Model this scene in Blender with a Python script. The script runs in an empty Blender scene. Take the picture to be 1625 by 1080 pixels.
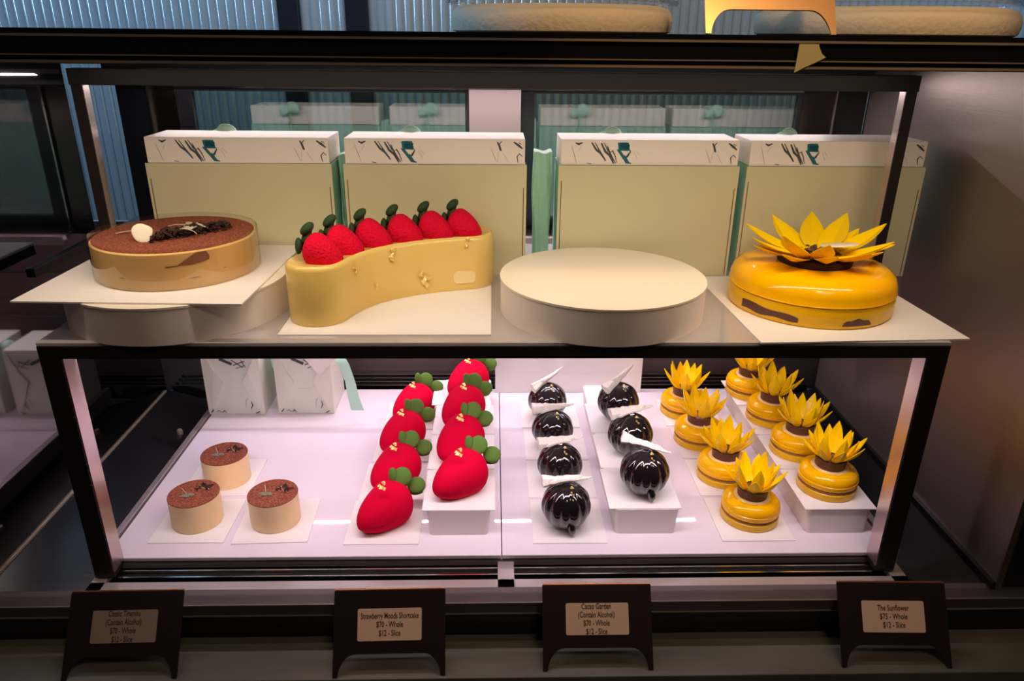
import bpy, bmesh, math, random
from mathutils import Vector, Matrix
random.seed(7)
PI = math.pi
sc = bpy.context.scene
C = sc.collection

# ------------------------------------------------------------------ camera
cam_d = bpy.data.cameras.new('camera'); cam = bpy.data.objects.new('camera', cam_d); C.objects.link(cam)
sc.camera = cam
cam_d.sensor_width = 36.0; cam_d.sensor_fit = 'HORIZONTAL'
cam_d.lens = 1170.4 / 1625 * 36.0
cam_d.clip_start = 0.01; cam_d.clip_end = 60
P_, Y_, R_ = 0.39328, 0.027488, -0.010158
fw = Vector((math.sin(Y_) * math.cos(P_), math.cos(Y_) * math.cos(P_), -math.sin(P_)))
rt = Vector((math.cos(Y_), -math.sin(Y_), 0)); dn = fw.cross(rt)
r2 = rt * math.cos(R_) + dn * math.sin(R_); d2 = dn * math.cos(R_) - rt * math.sin(R_)
cam.matrix_world = Matrix(((r2.x, -d2.x, -fw.x, 0), (r2.y, -d2.y, -fw.y, 0), (r2.z, -d2.z, -fw.z, 0.62), (0, 0, 0, 1)))

# ------------------------------------------------------------------ world, lights, exposure
w = bpy.data.worlds.new('room_dusk'); sc.world = w; w.use_nodes = True
w.node_tree.nodes['Background'].inputs[0].default_value = (0.55, 0.6, 0.8, 1)
w.node_tree.nodes['Background'].inputs[1].default_value = 0.012
sc.view_settings.view_transform = 'Standard'; sc.view_settings.look = 'None'
sc.view_settings.gamma = 1.0; sc.view_settings.use_curve_mapping = False
sc.view_settings.exposure = 0.0

def area(name, loc, size, size_y, power, col, direction, spread=PI):
    d = bpy.data.lights.new(name, 'AREA'); d.shape = 'RECTANGLE'; d.size = size; d.size_y = size_y
    d.energy = power; d.color = col; d.spread = spread
    o = bpy.data.objects.new(name, d); C.objects.link(o); o.location = loc
    o.rotation_euler = Vector(direction).to_track_quat('-Z', 'Y').to_euler()
    return o
area('rear_top_led', (0.0, 1.205, 0.557), 1.06, 0.008, 2.6, (1.0, 0.84, 0.82), (0, -0.25, -1))
area('front_top_led', (0.0, 0.735, 0.590), 1.10, 0.010, 1.75, (1.0, 0.80, 0.60), (0, 0.42, -1), math.radians(140))
area('under_shelf_rear_led', (-0.04, 1.236, 0.289), 0.90, 0.006, 1.55, (1.0, 0.82, 0.95), (0, -0.75, -1), math.radians(150))
area('under_shelf_front_led', (0.0, 0.772, 0.282), 0.96, 0.006, 1.5, (1.0, 0.82, 0.88), (0, 0.55, -1), math.radians(140))
area('blue_window_light', (-0.75, 1.42, 1.35), 1.3, 0.12, 16.0, (0.33, 0.62, 1.0), (0.0, 0.40, -1), math.radians(110))  # unseen blue lamp added to brighten the fluted glass
area('blue_window_light', (1.05, 1.42, 1.25), 0.5, 0.12, 6.0, (0.35, 0.65, 1.0), (0.0, 0.40, -1), math.radians(110))  # second added blue lamp, for the flutes on the right
area('back_room_light', (0.15, 1.50, 1.10), 1.3, 0.10, 5.0, (0.95, 0.95, 0.88), (0.0, 0.22, -1), math.radians(120))  # added fill, lifts the flutes seen through the rear doors
area('side_window_light', (-1.75, 1.15, 1.05), 0.10, 0.8, 9.0, (0.45, 0.75, 1.0), (1, 0.25, -0.2))  # unseen upright strip added to draw streaks along the flutes
area('room_pendant', (0.45, -0.35, 1.75), 0.5, 0.3, 5.5, (1.0, 0.68, 0.46), (-0.05, 0.75, -1))  # added warm fill out front, brightens labels, ledge and holders
sp = bpy.data.lights.new('warm_pendant', 'SPOT'); sp.energy = 14; sp.color = (1.0, 0.55, 0.2); sp.spot_size = math.radians(34); sp.shadow_soft_size = 0.03
so = bpy.data.objects.new('warm_pendant', sp); C.objects.link(so); so.location = (0.32, 0.15, 1.35)
so.rotation_euler = (Vector((0.27, 0.86, 0.67)) - so.location).to_track_quat('-Z', 'Y').to_euler()

# ------------------------------------------------------------------ materials
def mat(name, col, rough=0.5, metal=0.0, spec=0.5, coat=0.0, noise=None, bump=None, trans=0.0, sss=0.0, emit=None, sheen=0.0, aniso=0.0):
    m = bpy.data.materials.new(name); m.use_nodes = True
    nt = m.node_tree; b = nt.nodes['Principled BSDF']
    b.inputs['Base Color'].default_value = (*col, 1)
    b.inputs['Roughness'].default_value = rough; b.inputs['Metallic'].default_value = metal
    b.inputs['Specular IOR Level'].default_value = spec; b.inputs['Coat Weight'].default_value = coat
    b.inputs['Coat Roughness'].default_value = 0.05
    b.inputs['Transmission Weight'].default_value = trans
    if sss:
        b.inputs['Subsurface Weight'].default_value = sss; b.inputs['Subsurface Radius'].default_value = (0.01, 0.006, 0.003)
        b.inputs['Subsurface Scale'].default_value = 0.6
    if sheen: b.inputs['Sheen Weight'].default_value = sheen; b.inputs['Sheen Roughness'].default_value = 0.4
    if emit: b.inputs['Emission Color'].default_value = (*emit[0], 1); b.inputs['Emission Strength'].default_value = emit[1]
    tc = nt.nodes.new('ShaderNodeTexCoord')
    if noise:   # (scale, colour2, lo, hi, stretch)
        sc_, c2, lo, hi, st = noise
        mp = nt.nodes.new('ShaderNodeMapping'); mp.inputs['Scale'].default_value = st
        nt.links.new(tc.outputs['Object'], mp.inputs[0])
        n = nt.nodes.new('ShaderNodeTexNoise'); n.inputs['Scale'].default_value = sc_; n.inputs['Detail'].default_value = 4
        nt.links.new(mp.outputs[0], n.inputs['Vector'])
        r = nt.nodes.new('ShaderNodeValToRGB'); r.color_ramp.elements[0].position = lo; r.color_ramp.elements[1].position = hi
        r.color_ramp.elements[0].color = (*col, 1); r.color_ramp.elements[1].color = (*c2, 1)
        nt.links.new(n.outputs['Fac'], r.inputs[0]); nt.links.new(r.outputs[0], b.inputs['Base Color'])
    if bump:    # (scale, strength, distance, stretch)
        mp = nt.nodes.new('ShaderNodeMapping'); mp.inputs['Scale'].default_value = bump[3] if len(bump) > 3 else (1, 1, 1)
        nt.links.new(tc.outputs['Object'], mp.inputs[0])
        n = nt.nodes.new('ShaderNodeTexNoise'); n.inputs['Scale'].default_value = bump[0]; n.inputs['Detail'].default_value = 3
        nt.links.new(mp.outputs[0], n.inputs['Vector'])
        bp = nt.nodes.new('ShaderNodeBump'); bp.inputs['Strength'].default_value = bump[1]; bp.inputs['Distance'].default_value = bump[2]
        nt.links.new(n.outputs['Fac'], bp.inputs['Height']); nt.links.new(bp.outputs[0], b.inputs['Normal'])
    return m

def pane_mat(name, tint, gloss=0.12, rough=0.0, frost=0.0):
    m = bpy.data.materials.new(name); m.use_nodes = True; nt = m.node_tree; nt.nodes.clear()
    o = nt.nodes.new('ShaderNodeOutputMaterial'); mx = nt.nodes.new('ShaderNodeMixShader')
    t = nt.nodes.new('ShaderNodeBsdfTransparent'); t.inputs[0].default_value = (*tint, 1)
    g = nt.nodes.new('ShaderNodeBsdfGlossy'); g.inputs['Roughness'].default_value = rough
    f = nt.nodes.new('ShaderNodeLayerWeight'); f.inputs['Blend'].default_value = 0.5
    p = nt.nodes.new('ShaderNodeMath'); p.operation = 'POWER'; p.inputs[1].default_value = 4.0
    a = nt.nodes.new('ShaderNodeMath'); a.operation = 'MULTIPLY_ADD'; a.inputs[1].default_value = 0.7; a.inputs[2].default_value = 0.025 + gloss
    a.use_clamp = True
    nt.links.new(f.outputs['Facing'], p.inputs[0]); nt.links.new(p.outputs[0], a.inputs[0]); nt.links.new(a.outputs[0], mx.inputs[0])
    src = t.outputs[0]
    if frost:
        d = nt.nodes.new('ShaderNodeBsdfDiffuse'); d.inputs[0].default_value = (0.84, 0.78, 0.80, 1)
        m2 = nt.nodes.new('ShaderNodeMixShader'); m2.inputs[0].default_value = frost
        nt.links.new(t.outputs[0], m2.inputs[1]); nt.links.new(d.outputs[0], m2.inputs[2]); src = m2.outputs[0]
    nt.links.new(src, mx.inputs[1]); nt.links.new(g.outputs[0], mx.inputs[2]); nt.links.new(mx.outputs[0], o.inputs[0])
    return m

M = {}
M['card'] = mat('white_card', (0.86, 0.82, 0.80), 0.55)
M['foam'] = mat('white_foam', (0.80, 0.73, 0.70), 0.6)
M['standtop'] = mat('cream_disc', (0.86, 0.78, 0.66), 0.5)
M['deck'] = mat('white_acrylic', (0.82, 0.74, 0.82), 0.035, spec=0.6)
M['steel'] = mat('brushed_steel', (0.50, 0.44, 0.44), 0.32, 0.6, bump=(60, 0.05, 0.001, (1, 40, 40)))
M['walls'] = mat('brushed_side_steel', (0.29, 0.235, 0.22), 0.34, 0.75, bump=(30, 0.10, 0.001, (1, 1, 30)))
M['darksteel'] = mat('dark_steel', (0.12, 0.10, 0.10), 0.22, 1.0)
M['black'] = mat('black_lacquer', (0.006, 0.006, 0.008), 0.25)
M['blackmatte'] = mat('black_matte', (0.01, 0.01, 0.012), 0.6)
M['mirror'] = mat('smoked_mirror', (0.19, 0.175, 0.19), 0.04, 1.0)
M['bright'] = mat('polished_edge', (0.85, 0.82, 0.78), 0.15, 1.0)
M['frame'] = mat('bronze_frame', (0.018, 0.013, 0.012), 0.35, 0.1, 0.4)
M['legside'] = mat('satin_metal', (0.62, 0.50, 0.50), 0.25, 0.9)
M['shelfglass'] = pane_mat('shelf_glass', (0.80, 0.78, 0.82), 0.16, 0.06, frost=0.5)
M['glass'] = pane_mat('clear_glass', (0.97, 0.975, 0.975), 0.0)
M['doorglass'] = pane_mat('door_glass', (0.74, 0.82, 0.76), 0.14)
M['flute'] = mat('fluted_glass', (0.26, 0.27, 0.28), 0.13, 0.45, 0.9)
M['mintbox'] = mat('pale_mint_card', (0.66, 0.62, 0.40), 0.30)
M['mintside'] = mat('mint_card', (0.36, 0.62, 0.48), 0.5)
M['mint'] = mat('mint_tissue', (0.50, 0.80, 0.66), 0.5, bump=(40, 0.3, 0.002))
M['lid'] = mat('printed_white_lid', (0.93, 0.86, 0.80), 0.45)
M['ink'] = mat('grey_ink', (0.06, 0.07, 0.08), 0.6)
M['teal'] = mat('teal_ink', (0.0, 0.16, 0.20), 0.6)
M['fold'] = mat('pale_mint_carton', (0.76, 0.77, 0.66), 0.5)
M['cream'] = mat('mascarpone_cream', (0.92, 0.60, 0.25), 0.38, sss=0.2, noise=(14, (0.86, 0.50, 0.17), 0.45, 0.75, (1, 1, 1)), bump=(30, 0.15, 0.002))
M['mousse'] = mat('ivory_mousse', (0.97, 0.70, 0.37), 0.42, sss=0.2)
M['cocoa'] = mat('cocoa_powder', (0.20, 0.055, 0.030), 0.95, spec=0.1, noise=(420, (0.42, 0.135, 0.080), 0.42, 0.66, (1, 1, 1)), bump=(500, 1.0, 0.002))
M['choc'] = mat('dark_chocolate', (0.035, 0.017, 0.012), 0.6, spec=0.25)
M['brown'] = mat('milk_chocolate', (0.10, 0.036, 0.026), 0.4)
M['smear'] = mat('coffee_stain', (0.30, 0.12, 0.06), 0.6)
M['biscuit'] = mat('biscuit', (0.30, 0.13, 0.05), 0.8)
M['twig'] = mat('silver_gilt', (0.55, 0.48, 0.36), 0.45)
M['greyleaf'] = mat('grey_green_sugar', (0.20, 0.19, 0.12), 0.7)
M['petalwhite'] = mat('white_chocolate_petal', (0.82, 0.74, 0.60), 0.45)
M['acetate'] = pane_mat('acetate', (0.96, 0.95, 0.93), 0.02)
M['velvet'] = mat('red_velvet_spray', (0.62, 0.0, 0.032), 0.85, spec=0.08, bump=(900, 0.35, 0.0006))
M['seedred'] = mat('red_seeded_velvet', (0.74, 0.002, 0.034), 0.8, spec=0.15, bump=(330, 1.0, 0.003))
M['leafgreen'] = mat('green_velvet', (0.10, 0.19, 0.035), 0.85, spec=0.2)
M['leafdark'] = mat('dark_green_velvet', (0.025, 0.055, 0.018), 0.75, spec=0.3)
M['gold'] = mat('gold_leaf', (1.0, 0.76, 0.26), 0.35, 0.5)
M['rollglaze'] = mat('custard_glaze', (0.82, 0.60, 0.19), 0.22, spec=0.45, sss=0.1, noise=(5, (0.80, 0.54, 0.13), 0.4, 0.7, (1, 1, 1)))
M['rollcore'] = mat('pale_glaze', (0.86, 0.70, 0.36), 0.25, coat=0.2)
M['blackglaze'] = mat('black_mirror_glaze', (0.010, 0.006, 0.008), 0.09, spec=0.7, coat=0.6)
M['bark'] = mat('white_chocolate_bark', (0.96, 0.90, 0.80), 0.6, bump=(120, 0.8, 0.003, (6, 1, 1)))
M['yglaze'] = mat('yellow_mirror_glaze', (0.96, 0.50, 0.0), 0.14, spec=0.35, coat=0.0, noise=(7, (0.95, 0.44, 0.0), 0.45, 0.7, (1, 2, 2)))
M['ybase'] = mat('yellow_glaze_base', (0.86, 0.50, 0.004), 0.25, spec=0.35)
M['ypetal'] = mat('yellow_chocolate', (1.0, 0.66, 0.0), 0.35, spec=0.3, bump=(90, 0.3, 0.001))
M['copper'] = mat('copper_plate', (0.55, 0.24, 0.12), 0.30, 0.9)
M['holderface'] = mat('dark_bronze_plate', (0.028, 0.015, 0.017), 0.42, 0.3)  # same copper as the top holder, its lack of light painted dark
M['copperbright'] = mat('bright_copper', (1.0, 0.60, 0.27), 0.28, 0.7)  # same copper lightened, warm lamplight painted into the colour
M['labelpaper'] = mat('kraft_label', (0.86, 0.60, 0.42), 0.7)
M['lettering'] = mat('label_ink', (0.03, 0.012, 0.01), 0.7)
M['stone'] = mat('grey_stone', (0.12, 0.115, 0.09), 0.35, noise=(7, (0.17, 0.16, 0.13), 0.4, 0.7, (1, 3, 1)))
M['lemonpaper'] = mat('lemon_paper', (0.62, 0.58, 0.30), 0.6)  # colour of the copper foot's painted reflection
M['icing'] = mat('cream_icing', (0.90, 0.84, 0.70), 0.7, bump=(160, 0.5, 0.002))
M['moulding'] = mat('satin_moulding', (0.42, 0.36, 0.28), 0.4, 0.5)
M['rail'] = mat('satin_rail', (0.40, 0.34, 0.34), 0.35, 0.5)
M['custard'] = mat('custard_cream', (0.95, 0.66, 0.30), 0.5)
M['rearmetal'] = mat('dull_brown_steel', (0.16, 0.12, 0.12), 0.4, 0.4)
M['stile'] = mat('brushed_stile', (0.30, 0.235, 0.24), 0.35, 0.35, bump=(40, 0.06, 0.001, (1, 1, 30)))
M['railgrey'] = mat('dull_rail', (0.12, 0.10, 0.10), 0.4, 0.5)
M['blackend'] = mat('black_end_panel', (0.008, 0.007, 0.008), 0.5)
M['floor'] = mat('dark_floor', (0.03, 0.03, 0.035), 0.4)

# ------------------------------------------------------------------ builders
def obj(name, bm, m, parent=None, smooth=False, loc=None, rot=None):
    me = bpy.data.meshes.new(name)
    bmesh.ops.recalc_face_normals(bm, faces=bm.faces)
    bm.to_mesh(me); bm.free()
    for x in (m if isinstance(m, (list, tuple)) else [m]): me.materials.append(M[x] if isinstance(x, str) else x)
    if smooth:
        for p in me.polygons: p.use_smooth = True
        try: me.set_sharp_from_angle(angle=math.radians(smooth if smooth is not True else 45))
        except Exception: pass
    o = bpy.data.objects.new(name, me); C.objects.link(o)
    if parent: o.parent = parent
    if loc: o.location = loc
    if rot: o.rotation_euler = rot
    return o
def thing(name, label, cat, loc=(0, 0, 0), rz=0.0, group=None):
    o = bpy.data.objects.new(name, None); C.objects.link(o); o.location = loc; o.rotation_euler = (0, 0, rz)
    o.empty_display_size = 0.02; o['label'] = label; o['category'] = cat
    if group: o['group'] = group
    return o
def tag(o, label, cat, group=None):
    o['label'] = label; o['category'] = cat
    if group: o['group'] = group
    return o
def dup(o, parent=None):
    c = o.copy(); C.objects.link(c); c.parent = parent
    for ch in list(o.children): dup(ch, c)
    return c
def struct(o): o['kind'] = 'structure'; return o

def bx(bm, x0, x1, y0, y1, z0, z1, mi=0, bev=0.0):
    t = bmesh.new() if bev else bm
    vs = [t.verts.new((x, y, z)) for x in (x0, x1) for y in (y0, y1) for z in (z0, z1)]
    fs = []
    for a in ((0, 1, 3, 2), (4, 6, 7, 5), (0, 4, 5, 1), (2, 3, 7, 6), (0, 2, 6, 4), (1, 5, 7, 3)):
        f = t.faces.new([vs[i] for i in a]); f.material_index = mi; fs.append(f)
    if bev:
        bmesh.ops.bevel(t, geom=list(t.edges), offset=bev, segments=2, affect='EDGES', profile=0.5)
        merge(bm, t)
    return bm
def merge(bm, t, mtx=None):
    me = bpy.data.meshes.new('tmp'); t.to_mesh(me); t.free()
    if mtx: me.transform(mtx)
    bm.from_mesh(me); bpy.data.meshes.remove(me)
def boxbm(*a, **k): return bx(bmesh.new(), *a, **k)
def lathe(profile, segs=64, bm=None, mi=0, cx=0, cy=0, rf=None):
    bm = bm or bmesh.new(); rings = []
    for (r, z) in profile:
        if r < 1e-6: rings.append([bm.verts.new((cx, cy, z))]); continue
        ring = []
        for i in range(segs):
            a = 2 * PI * i / segs; rr = r * (rf(a, z) if rf else 1)
            ring.append(bm.verts.new((cx + rr * math.cos(a), cy + rr * math.sin(a), z)))
        rings.append(ring)
    for A, B in zip(rings, rings[1:]):
        for i in range(segs):
            j = (i + 1) % segs
            a = [A[i % len(A)], A[j % len(A)], B[j % len(B)], B[i % len(B)]]
            u = []
            for v in a:
                if v not in u: u.append(v)
            if len(u) > 2:
                f = bm.faces.new(u); f.material_index = mi
    return bm
def prism(pts, z0, z1, bm=None, mi=0):
    bm = bm or bmesh.new()
    lo = [bm.verts.new((x, y, z0)) for x, y in pts]; hi = [bm.verts.new((x, y, z1)) for x, y in pts]
    f = bm.faces.new(lo[::-1]); f.material_index = mi; f = bm.faces.new(hi); f.material_index = mi
    n = len(pts)
    for i in range(n):
        f = bm.faces.new((lo[i], lo[(i + 1) % n], hi[(i + 1) % n], hi[i])); f.material_index = mi
    return bm
def tube(pts, rad, segs=8, bm=None, mi=0, flat=1.0):
    bm = bm or bmesh.new(); rings = []; n = len(pts); pts = [Vector(p) for p in pts]
    for k, p in enumerate(pts):
        d = (pts[min(k + 1, n - 1)] - pts[max(k - 1, 0)]).normalized()
        up = Vector((0, 0, 1)) if abs(d.z) < 0.9 else Vector((1, 0, 0))
        a = d.cross(up).normalized(); b = a.cross(d)
        r = rad[k] if isinstance(rad, (list, tuple)) else rad
        rings.append([bm.verts.new(p + a * r * math.cos(2 * PI * i / segs) + b * r * flat * math.sin(2 * PI * i / segs)) for i in range(segs)])
    for A, B in zip(rings, rings[1:]):
        for i in range(segs):
            f = bm.faces.new((A[i], A[(i + 1) % segs], B[(i + 1) % segs], B[i])); f.material_index = mi
    for R in (rings[0], rings[-1]):
        f = bm.faces.new(R); f.material_index = mi
    return bm
def ellipsoid(bm, c, r, rot=None, seg=20, ring=12, mi=0):
    t = bmesh.new(); bmesh.ops.create_uvsphere(t, u_segments=seg, v_segments=ring, radius=1)
    for f in t.faces: f.material_index = mi
    mt = Matrix.Translation(c) @ (rot.to_matrix().to_4x4() if rot else Matrix.Identity(4)) @ Matrix.Diagonal((*r, 1))
    merge(bm, t, mt); return bm
from mathutils import Euler
def rpoly(x0, x1, y0, y1, r, n=5):
    p = []
    for cx, cy, a in ((x1 - r, y1 - r, 0), (x0 + r, y1 - r, 90), (x0 + r, y0 + r, 180), (x1 - r, y0 + r, 270)):
        for i in range(n + 1):
            t = math.radians(a + 90 * i / n); p.append((cx + r * math.cos(t), cy + r * math.sin(t)))
    return p
def flake(bm, c, s, normal=(0, 0, 1), seed=0, mi=0):     # crumpled scrap of gold leaf
    rnd = random.Random(seed); q = Vector(normal).to_track_quat('Z', 'Y')
    for k in range(5):
        o = Vector((rnd.uniform(-.7, .7) * s * .6, rnd.uniform(-.9, .9) * s, rnd.uniform(0, .15) * s))
        n = 5; cv = bm.verts.new(Vector(c) + q @ (o + Vector((0, 0, s * .3)))); ring = []
        for i in range(n):
            a = 2 * PI * i / n + rnd.random(); r = s * rnd.uniform(.2, .5)
            ring.append(bm.verts.new(Vector(c) + q @ (o + Vector((r * math.cos(a), r * math.sin(a), rnd.uniform(0, .25) * s)))))
        for i in range(n):
            f = bm.faces.new((cv, ring[i], ring[(i + 1) % n])); f.material_index = mi
    return bm

# ------------------------------------------------------------------ the room
struct(obj('floor', boxbm(-4, 4, -3, 5, -0.95, -0.93), 'floor'))
def fluted(x0, x1, z0, z1, y, pitch=0.0188, amp=0.0055):
    bm = bmesh.new(); n = max(2, int(round((x1 - x0) / pitch))); pts = []
    for i in range(n):
        for k in range(6):
            t = k / 6; pts.append((x0 + (i + t) * (x1 - x0) / n, y - amp * abs(math.sin(PI * t)) ** 0.7))
    pts.append((x1, y))
    A = [bm.verts.new((px, py, z0)) for px, py in pts]; B = [bm.verts.new((px, py, z1)) for px, py in pts]
    for i in range(len(pts) - 1): bm.faces.new((A[i], A[i + 1], B[i + 1], B[i]))
    A2 = bm.verts.new((x1, y + .008, z0)); B2 = bm.verts.new((x1, y + .008, z1)); A3 = bm.verts.new((x0, y + .008, z0)); B3 = bm.verts.new((x0, y + .008, z1))
    bm.faces.new((A[-1], A2, B2, B[-1])); bm.faces.new((A2, A3, B3, B2)); bm.faces.new((A3, A[0], B[0], B3))
    return bm
Yf = 1.70
for k, (a, b) in enumerate(((-1.60, -0.446), (-0.405, -0.307), (-0.263, 1.60))):
    struct(obj('window_%d' % (k + 1), fluted(a, b, -0.4, 2.2, Yf), 'flute', smooth=60))
for k, (a, b) in enumerate(((-0.446, -0.405), (-0.307, -0.263))):
    struct(obj('trim_%d' % (k + 1), boxbm(a, b, Yf - 0.02, Yf + 0.03, -0.4, 2.2), 'black'))
struct(obj('wall_back', boxbm(-3, 3, Yf + 0.05, Yf + 0.10, -0.93, 2.4), 'blackmatte'))

# ------------------------------------------------------------------ the display case
case = thing('display_case', 'black framed refrigerated glass cake display case with sliding rear doors', 'display case', (0, 0, -0.93))
case_off = (0, 0, 0.93)
def cpart(name, bm, m, parent=None, smooth=False, label=None):
    o = obj(name, bm, m, parent or case, smooth)
    if parent is None: o.location = case_off
    if label: o['label'] = label
    return o
XL, XR = -0.612, 0.615
# base, ledge, front trims
cpart('base_cabinet', boxbm(-1.3, 1.3, 0.66, 1.34, -0.92, -0.075), 'blackmatte')
cpart('stone_ledge', boxbm(-1.3, 1.3, 0.6300, 0.697, -0.074, -0.058, bev=0.0015), 'stone', label='grey stone ledge')
cpart('front_riser', boxbm(-1.3, 1.3, 0.697, 0.72, -0.075, -0.020), 'black')
bm = boxbm(-1.3, 1.3, 0.690, 0.718, -0.0195, -0.004, bev=0.001); bx(bm, -1.3, 1.3, 0.6895, 0.6905, -0.0045, -0.0032, 1); bx(bm, -1.3, 1.3, 0.6890, 0.6900, -0.020, -0.0185, 1)
cpart('front_rail', bm, ['railgrey', 'moulding'])
# interior floor pan under and around the deck
cpart('floor_pan', boxbm(-1.3, XR + .6, 0.718, 1.26, -0.045, -0.040), 'black')
# sill with vent grilles between front glass and deck
bm = bmesh.new()
for a, b in ((-0.497, -0.4795), (0.0057, 0.0262), (0.5045, 0.524)): bx(bm, a, b, 0.722, 0.772, -0.016, -0.010)
bx(bm, -0.497, 0.524, 0.718, 0.7385, -0.016, -0.010); bx(bm, -0.497, 0.524, 0.7745 - .002, 0.7865, -0.016, -0.010)
cpart('sill_plate', bm, 'steel')
for a, b in ((-0.4795, 0.0057), (0.0262, 0.5045)):
    g = cpart('vent_grille', boxbm(a, b, 0.7386, 0.7725, -0.034, -0.030), 'blackmatte')
    for yy in (0.7475, 0.7595):
        o = obj('slat', boxbm(a, b, yy, yy + 0.0022, -0.026, -0.0105), 'bright', g)
# white deck panels
for a, b in ((-0.494, 0.0105), (0.0115, 0.5205)):
    d = cpart('deck_panel', boxbm(a, b, 0.7725, 1.255, -0.006, 0.0, bev=0.0012), 'deck', label='glossy white acrylic deck panel')
# side gutters: rail, sloped black panel with studs
for s, x0, x1 in ((-1, -0.4965, XL), (1, 0.523, XR)):
    bm = bmesh.new()
    bx(bm, min(x0, x0 + s * .009), max(x0, x0 + s * .009), 0.775, 1.26, -0.03, 0.002, bev=0.0008)
    cpart('deck_rail', bm, 'rail')
    bm = bmesh.new()
    v = [bm.verts.new(p) for p in ((x0 + s * .010, .72, -.034), (x1, .72, -.002), (x1, 1.26, -.002), (x0 + s * .010, 1.26, -.034), (x0 + s * .010, .72, -.039), (x1, .72, -.039), (x1, 1.26, -.039), (x0 + s * .010, 1.26, -.039))]
    for f in ((0, 1, 2, 3), (7, 6, 5, 4), (0, 4, 5, 1), (1, 5, 6, 2), (2, 6, 7, 3), (3, 7, 4, 0)): bm.faces.new([v[i] for i in f])
    g = cpart('gutter_panel', bm, 'black')
    for yy in (0.86, 1.13):
        obj('stud', lathe([(0, .010), (.0035, .0095), (.005, .006), (.005, 0)], 16), 'moulding', g, True, loc=(x0 + s * .045, yy, -.024))
# left side glass (smoked, mirror like) and its polished lower edge
cpart('side_panel', boxbm(XL - 0.008, XL, 0.705, 1.128, -0.002, 0.592), 'mirror', label='smoked mirror-like side glass')
cpart('side_panel', boxbm(XL - 0.008, XL, 1.128, 1.256, -0.002, 0.315), 'mirror', label='smoked mirror-like side glass')
cpart('edge_strip', boxbm(XL, XL + .0026, 0.705, 1.25, -0.002, 0.0010), 'moulding')
cpart('side_rail', boxbm(XL + .0002, XL + .006, 0.95, 1.128, 0.316, 0.328, bev=.0008), 'darksteel')
cpart('side_panel', boxbm(XR, XR + 0.008, 0.705, 1.256, -0.04, 0.592), 'walls', label='brushed metal side panel')
cpart('end_panel', boxbm(XR + .0085, 1.3, 0.7095, 0.73, -0.03, 0.5930), 'blackend')
cpart('side_rail', boxbm(XR - .006, XR, 0.705, 1.25, -0.002, 0.006), 'black')
# rear: lower panel with louvres, door bay
bm = boxbm(-1.1, 1.1, 1.335, 1.345, -0.04, 0.30)
for zz in (0.075, 0.16, 0.24): bx(bm, -.64, .63, 1.329, 1.335, zz, zz + 0.045, bev=.001)
cpart('rear_panel', bm, 'rearmetal')
g = cpart('rear_grille', boxbm(-0.62, 0.615, 1.257, 1.333, -0.040, -0.036), 'blackmatte')
for yy in (1.275, 1.291, 1.307, 1.323): obj('slat', boxbm(-.61, .61, yy, yy + .003, -.03, -0.002), 'bright', g)
cpart('rear_sill', boxbm(-0.64, 0.615, 1.245, 1.345, 0.300, 0.312), 'darksteel')
cpart('lamp_channel', bx(boxbm(-0.50, 0.46, 1.2405, 1.2505, 0.2915, 0.299), -0.50, 0.46, 1.2285, 1.2300, 0.2845, 0.299), 'steel')  # thin front lip added to hide the strip from the side mirror
# jambs and doors
YD = 1.25
bm = boxbm(-0.600, -0.552, YD, YD + .03, 0.312, 0.592); cpart('jamb', bm, 'black')
bm = boxbm(-0.549, -0.507, YD + .004, YD + .02, 0.312, 0.592); bx(bm, -0.552, -0.549, YD - .002, YD + .02, .312, .592, 1); bx(bm, -0.507, -0.505, YD - .002, YD + .02, .312, .592, 1)
cpart('jamb', bm, ['darksteel', 'bright'])
bm = boxbm(0.045 - .084, 0.045, YD - .006, YD + .02, 0.312, 0.592, bev=.0012); cpart('door_stile', bm, 'stile')
bm = boxbm(0.505, 0.561, YD, YD + .02, 0.312, 0.592); bx(bm, .559, .561, YD - .002, YD, .312, .592, 1); cpart('jamb', bm, ['darksteel', 'bright'])
cpart('jamb', boxbm(0.5611, 0.611, YD, YD + .03, 0.312, 0.592), 'black')
cpart('lintel', boxbm(-0.61, 0.61, YD - .012, YD + .03, 0.5925 - .052, 0.5925 - .001), 'blackmatte')
for a, b in ((-0.5045, -0.0395), (0.0455, 0.5045)):
    fr = bmesh.new()
    bx(fr, a, a + .022, YD, YD + .014, .313, .5395); bx(fr, b - .006, b, YD, YD + .014, .313, .5395)
    bx(fr, a + .022, b - .006, YD, YD + .014, .532, .5395); bx(fr, a + .022, b - .006, YD, YD + .014, .313, .330)
    bx(fr, a, b, YD - .0025, YD - .0002, .5365, .5395, 1)
    f = cpart('sliding_door', fr, ['black', 'bright'])
    obj('glass_pane', boxbm(a + .022, b - .006, YD + .006, YD + .010, .330, .532), 'doorglass', f)
# top slab with fascia and mouldings, lamp channels, front glass
bm = boxbm(-1.3, 1.3, 0.703, 1.34, 0.5935, 0.6215)
bx(bm, -1.3, 1.3, 0.700, 0.704, 0.6150, 0.6170, 1); bx(bm, -1.3, 1.3, 0.700, 0.704, 0.5995, 0.6005, 1); bx(bm, -1.3, 1.3, 0.6995, 0.704, 0.5935, 0.5955, 1)
cpart('countertop', bm, ['black', 'moulding'])
cpart('lamp_channel', boxbm(-0.57, 0.57, 1.198, 1.213, 0.559, 0.565), 'steel')
cpart('lamp_channel', boxbm(-0.57, 0.57, 0.727, 0.743, 0.5915, 0.5935), 'steel')
cpart('front_glass', boxbm(-1.3, 1.3, 0.7045, 0.7085, -0.004, 0.5932), 'glass', label='clear front glass')

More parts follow.
